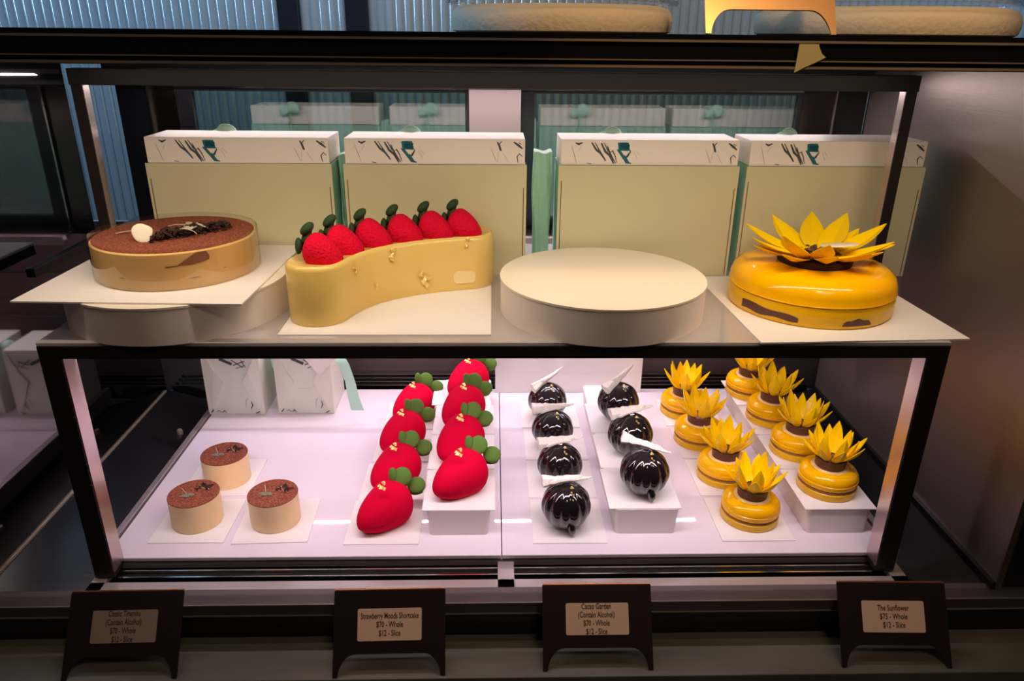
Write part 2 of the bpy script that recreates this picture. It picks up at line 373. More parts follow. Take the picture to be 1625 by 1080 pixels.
# ------------------------------------------------------------------ shelf rack inside the case
rack = thing('shelf_rack', 'two-level dark bronze metal rack with a glass shelf inside the case', 'rack', (0, 0.745, -0.008))
off = Vector((0, -0.745, 0.008))
def rpart(name, bm, m, label=None):
    o = obj(name, bm, m, rack); o.location = off
    if label: o['label'] = label
    return o
X0, X1 = -0.494, 0.5105; ZS = 0.308
rpart('front_beam', boxbm(X0, X1, 0.745, 0.768, 0.289, ZS - 0.0042, bev=0.0006), 'frame')
for s, a in ((-1, X0), (1, X1)):
    x0, x1 = (a, a + .0235) if s < 0 else (a - .0235, a)
    bm = boxbm(x0, x1, 0.745, 0.771, -0.008, 0.289, bev=0.0006)
    i0, i1 = (x1, x1 + .0012) if s < 0 else (x0 - .0012, x0)
    bx(bm, i0, i1, 0.7465, 0.7705, 0.0, 0.288, 1)
    rpart('leg', bm, ['frame', 'legside'])
    b0, b1 = (a, a + .014) if s < 0 else (a - .014, a)
    bm = boxbm(b0, b1, 0.768, 1.16, 0.289, ZS - .0042); rpart('side_beam', bm, 'frame')
    p0, p1 = (a - .0045, a + .0085) if s < 0 else (a - .0085, a + .0045)
    bm = boxbm(p0, p1, 0.9305, 0.9455, ZS, 0.560)
    q0, q1 = (p1, p1 + .001) if s < 0 else (p0 - .001, p0)
    bx(bm, q0, q1, 0.931, 0.945, ZS, 0.5595, 1)
    rpart('post', bm, ['frame', 'legside'])
rpart('top_beam', boxbm(X0 - .006, X1 + .006, 0.930, 0.950, 0.560, 0.5785, bev=.0006), 'frame')
rpart('glass_shelf', boxbm(X0, X1, 0.7455, 1.16, ZS - 0.004, ZS, bev=0.0006), 'shelfglass', label='pale glass shelf')

# ------------------------------------------------------------------ round stands, cards on the shelf
def drum(label, x, y, r, h):
    t = thing('cake_stand', label, 'cake stand', (x, y, ZS), 0, 'round white display stands on the glass shelf')
    obj('body', lathe([(0, 0), (r, 0), (r, h - .0025), (0, h - .0025)], 96), 'foam', t, True)
    obj('top_disc', lathe([(0, h - .0024), (r + .0008, h - .0024), (r + .0008, h), (0, h)], 96), 'standtop', t, True)
drum('round white cake stand under the big tiramisu cake and its board', -0.377, 0.861, 0.126, 0.043)
drum('empty round white cake stand with nothing on top', 0.1325, 0.856, 0.1235, 0.043)
def board(label, x, y, z, sx, sy, rz, group='cake boards under the whole cakes'):
    o = obj('cake_board', boxbm(-sx / 2, sx / 2, -sy / 2, sy / 2, 0, 0.0018), 'card'); o.location = (x, y, z); o.rotation_euler = (0, 0, rz)
    return tag(o, label, 'cake board', group)
board('square white cake board under the big tiramisu, overhanging the round stand', -0.3865, 0.8665, 0.3512, 0.247, 0.236, math.radians(-2))
board('square white cake board under the curved strawberry cake', -0.121, 0.884, ZS + .0002, 0.237, 0.239, 0)
board('square white cake board under the large sunflower cake', 0.409, 0.866, ZS + .0002, 0.24, 0.24, math.radians(2.6))
ZB = ZS + 0.0022; ZT = 0.3532

# ------------------------------------------------------------------ whole tiramisu cake
def dandelion(bm, p, a, s, mi=0):
    d = Vector((math.cos(a), math.sin(a), 0)); q = Vector((-d.y, d.x, 0)); p = Vector(p)
    tube([p, p + d * s * .6 + Vector((0, 0, .001)), p + d * s], [.0007, .0006, .0005], 5, bm, mi)
    for k in (-1.1, -.6, -.2, .2, .6, 1.1):
        e = p - (d * math.cos(k) + q * math.sin(k)) * s * .45 + Vector((0, 0, .0015))
        tube([p, (p + e) / 2 + Vector((0, 0, .001)), e], [.0009, .0014, .0006], 5, bm, mi, 0.5)
def curl(bm, c, s, rnd, mi=0):
    a = rnd.uniform(0, 2 * PI); pts = []
    for k in range(7):
        t = k / 6 * rnd.uniform(3, 5)
        pts.append(Vector(c) + Vector((math.cos(a) * s * (k / 6 - .5), math.sin(a) * s * (k / 6 - .5), 0)) + Vector((-math.sin(a) * math.cos(t), math.cos(a) * math.cos(t), abs(math.sin(t)))) * s * .25)
    tube(pts, [s * .06, s * .1, s * .12, s * .12, s * .12, s * .1, s * .05], 6, bm, mi)
t = thing('tiramisu_cake', 'whole round tiramisu cake with red-brown cocoa top and chocolate shavings', 'cake', (-0.3815, 0.8755, ZT))
r, h = 0.092, 0.043
obj('cake_body', lathe([(0, 0), (r - .001, 0), (r, .002), (r + .0005, h * .5), (r, h - .002), (r - .002, h - .0004), (0, h - .0004)], 96), 'cream', t, True)
obj('cocoa_top', lathe([(r - .0022, h - .0005), (r - .002, h), (r * .6, h + .0006), (0, h + .0008)], 96), 'cocoa', t, True)
obj('acetate_film', lathe([(r + .0016, 0), (r + .0018, h + .0045), (r + .0021, h + .0045), (r + .0019, 0)], 96), 'acetate', t, True)
bm = bmesh.new()
def sidepatch(bm, a0, a1, rr, f0, f1, n=16, mi=0):
    A, B = [], []
    for k in range(n + 1):
        a = a0 + (a1 - a0) * k / n; u = k / n
        A.append(bm.verts.new((rr * math.cos(a), rr * math.sin(a), f0(u)))); B.append(bm.verts.new((rr * math.cos(a), rr * math.sin(a), f1(u))))
    for k in range(n): f = bm.faces.new((A[k], A[k + 1], B[k + 1], B[k])); f.material_index = mi
sidepatch(bm, math.radians(-76), math.radians(-47), r + .0009, lambda u: h - .0165 + .004 * math.sin(u * 5) * u + .010 * max(0, u - .55) * 2, lambda u: h - .0145 + .0125 * min(1, max(0, (u - .25) * 2.2)) * (1 if u < .97 else .6))
obj('coffee_stain', bm, 'smear', t, True)
for a, z, l in ((-110, .014, .10), (-62, .012, .13), (-38, .017, .05)):
    bm = bmesh.new(); sidepatch(bm, math.radians(a), math.radians(a) + l, r + .0006, lambda u: z, lambda u: z + .0008 * math.sin(PI * u) + .0001)
    obj('crack_line', bm, 'smear', t)
bm = bmesh.new(); ellipsoid(bm, (0, 0, 0), (.0112, .0118, .0016), None, 24, 10)
for v in bm.verts:
    a = math.atan2(v.co.y, v.co.x); v.co.x *= 1 + .10 * math.sin(3 * a); v.co.y *= 1 + .12 * math.cos(2 * a + 1); v.co.z += 6 * (v.co.x ** 2 + v.co.y ** 2) * 1.2
obj('white_petal', bm, 'petalwhite', t, True, (-0.0200, -0.0390, h + .0095), (math.radians(62), 0, .15))
bm = bmesh.new(); rnd = random.Random(3)
for k in range(95):
    u = rnd.random(); x = -0.010 + u * .066; y = -0.040 + u * .060 + rnd.uniform(-.012, .012) * (1 - u * .4)
    curl(bm, (x, y, h + .002 + rnd.uniform(0, .009) * (1 - abs(u - .4))), rnd.uniform(.008, .016), rnd)
for k in range(28):
    u = rnd.random(); ellipsoid(bm, (-.008 + u * .066, -.038 + u * .06 + rnd.uniform(-.012, .012), h + .0015), (rnd.uniform(.001, .004), rnd.uniform(.001, .003), rnd.uniform(.001, .003)), Euler((rnd.random(), rnd.random(), 3 * rnd.random())), 6, 4)
obj('chocolate_shavings', bm, 'choc', t, 30)
for p, a, s in (((-.044, .004, h + .002), math.radians(215), .026), ((.000, .034, h + .002), math.radians(200), .020), ((.030, -.028, h + .011), math.radians(-52), .024)):
    bm = bmesh.new(); dandelion(bm, p, a, s); obj('sugar_dandelion', bm, 'twig', t, True)
bm = bmesh.new(); ellipsoid(bm, (.022, -.014, h + .010), (.009, .004, .001), Euler((.3, .2, .6)), 12, 6); ellipsoid(bm, (.034, -.004, h + .011), (.007, .003, .001), Euler((-.2, .3, -.4)), 12, 6)
obj('sugar_leaf', bm, 'twig', t, True)

# ------------------------------------------------------------------ small tiramisus with their cards
def small_card(label, x, y, z, rz=0, s=0.0985, group='white cards under the small cakes'):
    o = tag(obj('cake_card', boxbm(-s / 2, s / 2, -s / 2, s / 2, 0, 0.001), 'card'), label, 'cake card', group)
    o.location = (x, y, z); o.rotation_euler = (0, 0, rz); return o
small_card('white card under the front left small tiramisu', -0.4035, 0.850, 0.0002)
small_card('white card under the front right small tiramisu', -0.2957, 0.8485, 0.0002, math.radians(2))
small_card('white card under the rearmost small tiramisu', -0.4035, 0.957, 0.0002)
def make_tira():
    t = thing('tiramisu_cup_cake', '', 'small cake', (0, 0, 0), 0, 'small round tiramisus')
    r, h = .0332, .0432
    obj('cake_body', lathe([(0, 0), (r - .0007, 0), (r, .0015), (r, h - .001), (0, h - .001)], 64), 'mousse', t, True)
    obj('cocoa_top', lathe([(r + .0001, h - .0011), (r - .0002, h), (r * .6, h + .0004), (0, h + .0006)], 64), 'cocoa', t, True)
    bm = bmesh.new(); rnd = random.Random(5)
    for k in range(9): curl(bm, (.006 + rnd.uniform(-.003, .015), .010 + rnd.uniform(-.005, .007), h + .002), rnd.uniform(.005, .009), rnd)
    obj('chocolate_shavings', bm, 'choc', t, True)
    bm = bmesh.new()
    for cx, cy, rx, ry, a in ((-.011, -.006, .0058, .0030, .5), (-.002, -.0045, .0052, .0032, -.5), (-.007, -.0085, .004, .0026, 0)):
        ellipsoid(bm, (cx, cy, h + .0014), (rx, ry, .0009), Euler((0, 0, a)), 14, 6)
    obj('sugar_leaf', bm, 'greyleaf', t, True)
    bm = bmesh.new(); tube([(-.017, .010, h + .003), (-.011, .002, h + .002), (-.008, -.003, h + .002)], .00045, 5, bm)
    for k in range(7): ellipsoid(bm, (.004 + .0025 * k, .012 - .0016 * k + rnd.uniform(-.002, .002), h + .0025), (.0008, .0008, .0008), None, 6, 4)
    obj('sugar_twig', bm, 'twig', t, True)
    return t
p0 = make_tira()
for k, (x, y, rz, lab) in enumerate(((-0.4045, 0.8500, 0.15, 'small round tiramisu, front left of the three'), (-0.2985, 0.8500, -0.25, 'small round tiramisu, front right one nearest the strawberries'), (-0.3975, 0.9520, -0.1, 'small round tiramisu standing behind the other two'))):
    o = p0 if k == 0 else dup(p0); o.location = (x, y, .0014); o.rotation_euler = (0, 0, rz); o['label'] = lab

# ------------------------------------------------------------------ white blocks and cards carrying the rows
def riser(label, x0, x1, y0, y1):
    bm = prism(rpoly(x0, x1, y0, y1, .006), 0, .0386)
    for v in bm.verts:
        if v.co.z < .01: v.co.x += (.003 if v.co.x < (x0 + x1) / 2 else -.003)
    o = obj('display_riser', bm, 'foam', None, True); o.location = (0, 0, .0002)
    return tag(o, label, 'riser', 'long white risers on the deck')
riser('long white riser block under the right row of strawberry cakes', -.0885, -.0040, .8140, 1.215)
riser('long white riser block under the right row of black cakes', .1605, .2480, .8145, 1.19)
riser('long white riser block under the right row of sunflower cakes', .4200, .5070, .8130, 1.19)
ZR = .0389
ordn = ['front', 'second', 'third', 'rearmost']
for nm, xs, ys, z, side in (('strawberry', (-.1475, -.144, -.1400, -.1375), (.844, .943, 1.047, 1.150), .0002, 'left'), ('strawberry', (-.0459, -.0467, -.0475, -.056), (.8625, .963, 1.0635, 1.162), ZR, 'right'),
                            ('black', (.1018, .1010, .1005, .0985), (.8435, .9475, 1.0505, 1.154), .0002, 'left'), ('black', (.2025, .2045, .2040), (.8640, .9645, 1.068), ZR, 'right'),
                            ('sunflower', (.3537, .352, .350, .347), (.8455, .950, 1.053, 1.158), .0002, 'left'), ('sunflower', (.4640, .464, .4640, .464), (.8595, .9595, 1.0595, 1.159), ZR, 'right')):
    for k, (x, y) in enumerate(zip(xs, ys)):
        small_card('white card under the %s %s cake of the %s row' % (ordn[k] if k < len(xs) - 1 else 'rearmost', nm, side), x, y, z, 0, .0965 if side == 'right' else .0985)

# ------------------------------------------------------------------ strawberry shaped cakes
def berry_mesh(L, R, flat=True, nu=28, nv=40, top=1.0):
    bm = bmesh.new(); rings = []
    for i in range(nu + 1):
        t = i / nu
        if i in (0, nu): rr = 0
        else: rr = R * (math.sin(min(1, t * 1.06) ** 0.62 * PI * .5) ** .95) * (1 - max(0, (t - .62) / .38) ** 2.6) ** .5
        x = -L * .5 + L * t; zc = R * top * (.50 + .28 * t)
        if rr < 1e-5: rings.append([bm.verts.new((x, 0, max(.004, zc - R * .10)))]); continue
        ring = []
        for j in range(nv):
            a = 2 * PI * j / nv; y = rr * math.cos(a); z = zc + rr * top * math.sin(a)
            if flat and z < 0: z = 0
            ring.append(bm.verts.new((x, y, z)))
        rings.append(ring)
    for A, B in zip(rings, rings[1:]):
        for j in range(nv):
            k = (j + 1) % nv; u = []
            for v in (A[j % len(A)], A[k % len(A)], B[k % len(B)], B[j % len(B)]):
                if v not in u: u.append(v)
            if len(u) > 2: bm.faces.new(u)
    return bm
def leaf_lobes(parent, m, s, spots):
    for (c, r, e) in spots:
        bm = ellipsoid(bmesh.new(), (0, 0, 0), (r[0] * s, r[1] * s, r[2] * s), None, 20, 12)
        obj('leaf', bm, m, parent, True, tuple(Vector(c) * s), e)
def make_straw():
    t = thing('strawberry_shaped_cake', '', 'small cake', (0, 0, 0), 0, 'small red strawberry cakes')
    obj('velvet_body', berry_mesh(.084, .0345, top=.98), 'velvet', t, 60)
    leaf_lobes(t, 'leafgreen', 1.0, (((.0350, -.0050, .0590), (.0125, .0050, .0130), (-.55, .0, -.87)), ((.0490, -.0170, .0430), (.0125, .0050, .0115), (-.6, .0, -.87)), ((.0500, -.0130, .0310), (.0110, .0075, .0030), (.1, .0, -.87)), ((.0260, .0040, .0620), (.0060, .0040, .0110), (-.2, -.1, -.87))))
    obj('cream_dab', ellipsoid(bmesh.new(), (.0330, .000, .0480), (.004, .010, .010), Euler((.2, .3, .0)), 14, 8), 'petalwhite', t, True)
    bm = flake(bmesh.new(), (-.008, -.010, .0640), .0085, (-.4, -.4, 1), 11)
    obj('gold_leaf', bm, 'gold', t)
    return t
p0 = make_straw(); n = 0
SL = ((-.1505, .840, 50), (-.148, .940, 52), (-.150, 1.044, 54), (-.142, 1.143, 56))
SR = ((-.0485, .860, 45), (-.0530, .955, 58), (-.0525, 1.057, 60), (-.048, 1.158, 55))
for row, spots, z in (('left', SL, .0014), ('right', SR, ZR + .0012)):
    for k, (x, y, a) in enumerate(spots):
        o = p0 if n == 0 else dup(p0); n += 1
        o.location = (x, y, z); o.rotation_euler = (0, 0, math.radians(a))
        o['label'] = 'small red strawberry-shaped cake, %s in the %s row%s' % (ordn[k], row, ' on the riser' if row == 'right' else '')

# ------------------------------------------------------------------ black ribbed ball cakes
def ball_bm(R, lobes=13):
    bm = bmesh.new(); nu, nv = 26, lobes * 8; rings = []
    for i in range(nu + 1):
        ph = PI * i / nu; z = -R * math.cos(ph) * .95 + R * .95; rr = R * math.sin(ph)
        if i in (0, nu): rings.append([bm.verts.new((0, 0, z + (-.002 if i == nu else 0)))]); continue
        ring = []
        for j in range(nv):
            a = 2 * PI * j / nv; g = 1 - .085 * (1 - abs(math.sin(lobes * a / 2)) ** .8) * math.sin(ph) ** .5
            ring.append(bm.verts.new((rr * g * math.cos(a), rr * g * math.sin(a), max(0, z))))
        rings.append(ring)
    for A, B in zip(rings, rings[1:]):
        for j in range(nv):
            k = (j + 1) % nv; u = []
            for v in (A[j % len(A)], A[k % len(A)], B[k % len(B)], B[j % len(B)]):
                if v not in u: u.append(v)
            if len(u) > 2: bm.faces.new(u)
    return bm
def bark_bm(seed):
    rnd = random.Random(seed); bm = bmesh.new()
    L = .068; N = 14
    for q in range(3):
        pts, rad = [], []
        for k in range(N):
            u = k / (N - 1); x = -L * .5 + L * u * (1 if q == 0 else .82)
            pts.append((x, (q - 1) * .0036 * (1 - u * .8) + rnd.uniform(-.0006, .0006), .0016 * math.sin(q * 2.2 + u * 5) + (.0030 if q == 1 else 0) * (1 - u)))
            rad.append((.0058 if q == 1 else .0042) * (1 - u) ** .6 + .0016 + rnd.uniform(-.0007, .0007))
        tube(pts, rad, 8, bm, 0, .75)
    return bm
def make_ball():
    t = thing('black_glazed_cake', '', 'small cake', (0, 0, 0), 0, 'small black glazed ball cakes')
    b = obj('glazed_body', ball_bm(.0338), 'blackglaze', t, 70)
    obj('glaze_drip', tube([(.005, -.024, .020), (.006, -.0265, .013), (.0068, -.0265, .007), (.0072, -.0275, .0008)], [.004, .0072, .0062, .0012], 12, bmesh.new(), 0, .8), 'blackglaze', t, True)
    obj('chocolate_bark', bark_bm(3), 'bark', t, 40, (.000, .004, .0660), (0, math.radians(-4), math.radians(-2)))
    obj('gold_leaf', flake(bmesh.new(), (.005, -.0140, .0618), .0068, (0, -.5, 1), 9), 'gold', t)
    return t
p0 = make_ball(); n = 0
BL = ((.0985, .8350, 0, 8), (.0985, .938, 0, 10), (.0955, 1.043, 0, 8), (.094, 1.143, 0, 38))
BR = ((.2060, .8560, 0, -18), (.204, .958, 0, 14), (.2025, 1.063, 0, 44))
for row, spots, z in (('left', BL, .0012), ('right', BR, ZR + .0012)):
    for k, (x, y, a, b) in enumerate(spots):
        o = p0 if n == 0 else dup(p0); n += 1
        o.location = (x, y, z); o.rotation_euler = (0, 0, math.radians(a))
        for ch in o.children:
            if ch.name.startswith('chocolate_bark'): ch.rotation_euler = (math.radians(k * 40), math.radians(-b * .55), math.radians(b * .8)); ch.location.z = .0690 + abs(b) * .0001
        pos = ordn[k] if (row == 'left' or k < 2) else 'rearmost'
        o['label'] = 'small black glazed ribbed ball cake, %s in the %s row%s' % (pos, row, ' on the riser' if row == 'right' else '')

# ------------------------------------------------------------------ sunflower cakes
def petal_bm(L, W, thick=.0009, curve=.15):
    bm = bmesh.new(); N = 9; top, bot = [], []
    for i in range(N):
        u = i / (N - 1); wd = W * .5 * (math.sin(PI * min(1, u * .84 + .15)) ** .95)
        if i == N - 1: wd = W * .02
        z = curve * L * u * u
        rowt, rowb = [], []
        for s in (-1, -.5, 0, .5, 1):
            zz = z - (1 - abs(s)) * wd * .38
            rowt.append(bm.verts.new((L * u, s * wd, zz))); rowb.append(bm.verts.new((L * u, s * wd, zz - thick)))
        top.append(rowt); bot.append(rowb)
    for i in range(N - 1):
        for s in range(4):
            bm.faces.new((top[i][s], top[i][s + 1], top[i + 1][s + 1], top[i + 1][s])); bm.faces.new((bot[i][s + 1], bot[i][s], bot[i + 1][s], bot[i + 1][s + 1]))
        bm.faces.new((top[i][0], top[i + 1][0], bot[i + 1][0], bot[i][0])); bm.faces.new((top[i + 1][4], top[i][4], bot[i][4], bot[i + 1][4]))
    bm.faces.new(top[0] + bot[0][::-1]); bm.faces.new(top[-1][::-1] + bot[-1])
    return bm
def flower(parent, zc, r0, L, W, tilts, counts, seed=0, namep='petal'):
    rnd = random.Random(seed); me = None
    for lay, (tilt, cnt) in enumerate(zip(tilts, counts)):
        for k in range(cnt):
            a = 2 * PI * (k + .5 * lay) / cnt + rnd.uniform(-.08, .08); tl = math.radians(tilt + rnd.uniform(-6, 6)); sc_ = rnd.uniform(.88, 1.08) * (1 if lay == 0 else .92)
            if me is None:
                o = obj(namep, petal_bm(L, W), 'ypetal', parent, 35); me = o.data
            else:
                o = bpy.data.objects.new(namep, me); C.objects.link(o); o.parent = parent
            o.matrix_basis = Matrix.Translation((r0 * math.cos(a), r0 * math.sin(a), zc)) @ Matrix.Rotation(a, 4, 'Z') @ Matrix.Rotation(-tl, 4, 'Y') @ Matrix.Diagonal((sc_, sc_, sc_, 1))
def make_sun():
    t = thing('sunflower_cake', '', 'small cake', (0, 0, 0), 0, 'small yellow sunflower cakes')
    r = .0392
    obj('yellow_base', lathe([(0, 0), (r - .001, 0), (r, .001), (r, .0095), (r - .0015, .0108), (0, .0108)], 64), 'ybase', t, True)
    obj('biscuit_layer', lathe([(0, .0109), (r - .0012, .0109), (r - .0005, .0122), (r - .0012, .0135), (0, .0135)], 64, rf=lambda a, z: 1 + .008 * math.sin(23 * a) + .006 * math.sin(9 * a + 1)), 'biscuit', t, True)
    prof = [(0, .0137), (r - .003, .0137), (r - .0004, .0150), (r + .0006, .0180), (r + .0004, .0215), (r - .0006, .0222), (r - .0004, .0232), (r - .001, .0275), (r - .0045, .0320), (r - .0095, .0346), (.0245, .0350), (.0232, .0342), (0, .0338)]
    obj('glazed_dome', lathe(prof, 64), 'yglaze', t, True)
    obj('cream_disc', lathe([(0, .0339), (.0243, .0345), (.0236, .0357), (0, .0360)], 48), 'custard', t, True)
    obj('chocolate_collar', lathe([(.0198, .0361), (.0203, .0461), (.0212, .0490), (.0198, .0490), (.0185, .0470), (.0182, .0361)], 48), 'brown', t, True)
    obj('seed_centre', lathe([(0, .0361), (.018, .0361), (.0178, .0450), (.010, .0475), (0, .048)], 32), 'brown', t, True)
    flower(t, .0480, .0130, .0440, .0172, (60, 38), (7, 8), 2)
    return t
p0 = make_sun(); n = 0
UL = ((.3570, .8510, 0), (.3495, .9530, 25), (.3390, 1.061, 60), (.3380, 1.163, 100))
UR = ((.4645, .8640, 12), (.4600, .9620, 70), (.4560, 1.0640, 40), (.4500, 1.1600, 95))
for row, spots, z in (('left', UL, .0014), ('right', UR, ZR + .0012)):
    for k, (x, y, a) in enumerate(spots):
        o = p0 if n == 0 else dup(p0); n += 1
        o.location = (x, y, z); o.rotation_euler = (0, 0, math.radians(a))
        o['label'] = 'small yellow sunflower cake, %s in the %s row%s' % (ordn[k], row, ' on the riser' if row == 'right' else '')

t = thing('whole_sunflower_cake', 'large yellow mirror-glazed cake with chocolate sunflower on top', 'cake', (0.3985, 0.8750, ZB), math.radians(6))
r = .0985
obj('yellow_base', lathe([(0, 0), (r - .002, 0), (r, .002), (r + .0002, .0180), (r - .001, .0240), (0, .0240)], 96), 'ybase', t, True)
obj('glazed_dome', lathe([(0, .0242), (r - .002, .0242), (r - .0002, .0250), (r + .0006, .0262), (r - .0004, .0275), (r - .0002, .034), (r - .004, .0435), (r - .012, .0498), (r - .024, .0525), (r - .045, .0535), (0, .0535)], 96), 'yglaze', t, True)
bm = bmesh.new()
sidepatch(bm, math.radians(-168), math.radians(-124), r + .0007, lambda u: .0055 + .001 * math.sin(12 * u), lambda u: .0155 - .006 * u ** 3 + .0012 * math.sin(9 * u))
sidepatch(bm, math.radians(-96), math.radians(-74), r + .0007, lambda u: .0045, lambda u: .0050 + .0075 * math.sin(PI * u) ** .6 + .001 * math.sin(16 * u))
obj('chocolate_smudge', bm, 'brown', t, True)
obj('chocolate_ring', lathe([(0, .0536), (.0440, .0536), (.0445, .0610), (.0420, .0620), (0, .0620)], 64), 'choc', t, True)
rnd = random.Random(8); bm = bmesh.new()
for k in range(70):
    a = rnd.uniform(0, 2 * PI); rr = rnd.uniform(0, .030); ellipsoid(bm, (rr * math.cos(a), rr * math.sin(a), .0645 + rnd.uniform(0, .002)), (.003, .002, .002), Euler((0, 0, rnd.random() * 3)), 6, 4)
obj('seed_centre', bm, 'brown', t, 30)
flower(t, .0640, .0240, .0690, .0290, (17, 7), (10, 9), 5)
bm = lathe([(0, 0), (.0205, 0), (.0215, .0007), (.0205, .0014), (0, .0014)], 48)
for v in bm.verts: v.co.x *= 1.05
obj('white_disc', bm, 'petalwhite', t, True, (.0215, -.0130, .0760), (math.radians(-10), math.radians(-3), 0))

# ------------------------------------------------------------------ curved strawberry cake
cl = [Vector(p) for p in ((-.2030, .8205), (-.1960, .8420), (-.1840, .8660), (-.1660, .8905), (-.1420, .9120), (-.1120, .9300), (-.0800, .9440), (-.0480, .9530), (-.0345, .9560))]
def bar_outline(w):
    n = len(cl); L, Rr = [], []
    for k in range(n):
        d = (cl[min(k + 1, n - 1)] - cl[max(k - 1, 0)]).normalized(); q = Vector((-d.y, d.x)); L.append(cl[k] + q * w); Rr.append(cl[k] - q * w)
    out = Rr[:]
    d = (cl[-1] - cl[-2]).normalized(); a0 = math.atan2(d.y, d.x)
    out += [cl[-1] + Vector((math.cos(a0 + t), math.sin(a0 + t))) * w for t in [(-PI / 2) + PI * i / 12 for i in range(1, 12)]]
    out += L[::-1]
    d = (cl[0] - cl[1]).normalized(); a0 = math.atan2(d.y, d.x)
    out += [cl[0] + Vector((math.cos(a0 + t), math.sin(a0 + t))) * w for t in [(-PI / 2) + PI * i / 12 for i in range(1, 12)]]
    return out
org = Vector((-.12, .90))
t = thing('curved_strawberry_cake', 'long S-curved custard yellow glazed cake topped with red strawberries', 'cake', (org.x, org.y, ZB))
bm = bmesh.new(); rings = []
H = .0700
for w_, z in ((.0345, 0), (.0352, .0015), (.0350, .03), (.0348, H - .006), (.0335, H - .002), (.0305, H), (.0280, H - .0012), (.0255, H - .0032)):
    rings.append([bm.verts.new((p.x - org.x, p.y - org.y, z)) for p in bar_outline(w_)])
for A, B in zip(rings, rings[1:]):
    for i in range(len(A)): bm.faces.new((A[i], A[(i + 1) % len(A)], B[(i + 1) % len(A)], B[i]))
bm.faces.new(rings[0][::-1]); bm.faces.new(rings[-1])
obj('glazed_body', bm, 'rollglaze', t, 50)
def face_pt(u, z, e=.0010):   # a point on the front face of the bar
    n = len(cl) - 1; k = min(int(u * n), n - 1); f = u * n - k
    p = cl[k].lerp(cl[k + 1], f); d = (cl[k + 1] - cl[k]).normalized(); q = Vector((d.y, -d.x)); p = p + q * (.0350 + e)
    return Vector((p.x - org.x, p.y - org.y, z)), Vector((q.x, q.y, 0))
for k, (u, z, s) in enumerate(((.12, .055, .0075), (.50, .062, .0090), (.66, .021, .0115), (.93, .0640, .0062), (.33, .025, .0045))):
    p, q = face_pt(u, z); obj('gold_leaf', flake(bmesh.new(), p, s, q, 20 + k), 'gold', t)
p, q = face_pt(.90, .018, .0006)
bm = prism(rpoly(-.0145, .0145, -.0085, .0085, .006), 0, .001); o = obj('glaze_plaque', bm, 'rollcore', t, False, p)
o.rotation_euler = q.to_track_quat('Z', 'Y').to_euler(); o['label'] = 'pale rounded plaque'
def make_top_berry():
    g = thing('sugar_strawberry', '', 'strawberry', (0, 0, 0), 0, 'red strawberries on the curved cake')
    bm = berry_mesh(.050, .0205, False, 22, 30)
    obj('berry', bm, 'seedred', g, 60, (0, 0, 0))
    leaf_lobes(g, 'leafdark', 1, (((-.0260, .002, .026), (.0040, .0090, .0105), (0, .3, .6)), ((-.0300, -.006, .014), (.0040, .0095, .0095), (.3, -.2, .5)), ((-.0260, -.001, .035), (.0055, .0070, .0095), (0, .6, .4)), ((-.0300, .007, .012), (.0040, .0085, .0075), (-.3, 0, .8))))
    return g
# flip the berry mesh: leaf end to the left, tip pointing right
tb = make_top_berry()
for v in tb.children[0].data.vertices: v.co.x = -v.co.x
tb.children[0].data.flip_normals()
px = ((-.1975, .8250, 10), (-.1800, .8640, 12), (-.1500, .8970, 8), (-.1140, .9210, 5), (-.0765, .9400, 2), (-.0400, .9530, 0))
words = ['leftmost', 'second from the left', 'third from the left', 'fourth from the left', 'fifth from the left', 'rightmost']
for k, (x, y, a) in enumerate(px):
    o = tb if k == 0 else dup(tb)
    o.location = (x, y, ZB + H - .0075); o.rotation_euler = (0, math.radians(17), math.radians(a - 22))
    o.scale = (.98, 1.02, 1.02)
    o['label'] = 'red seeded strawberry with green leaves, %s on the curved cake' % words[k]

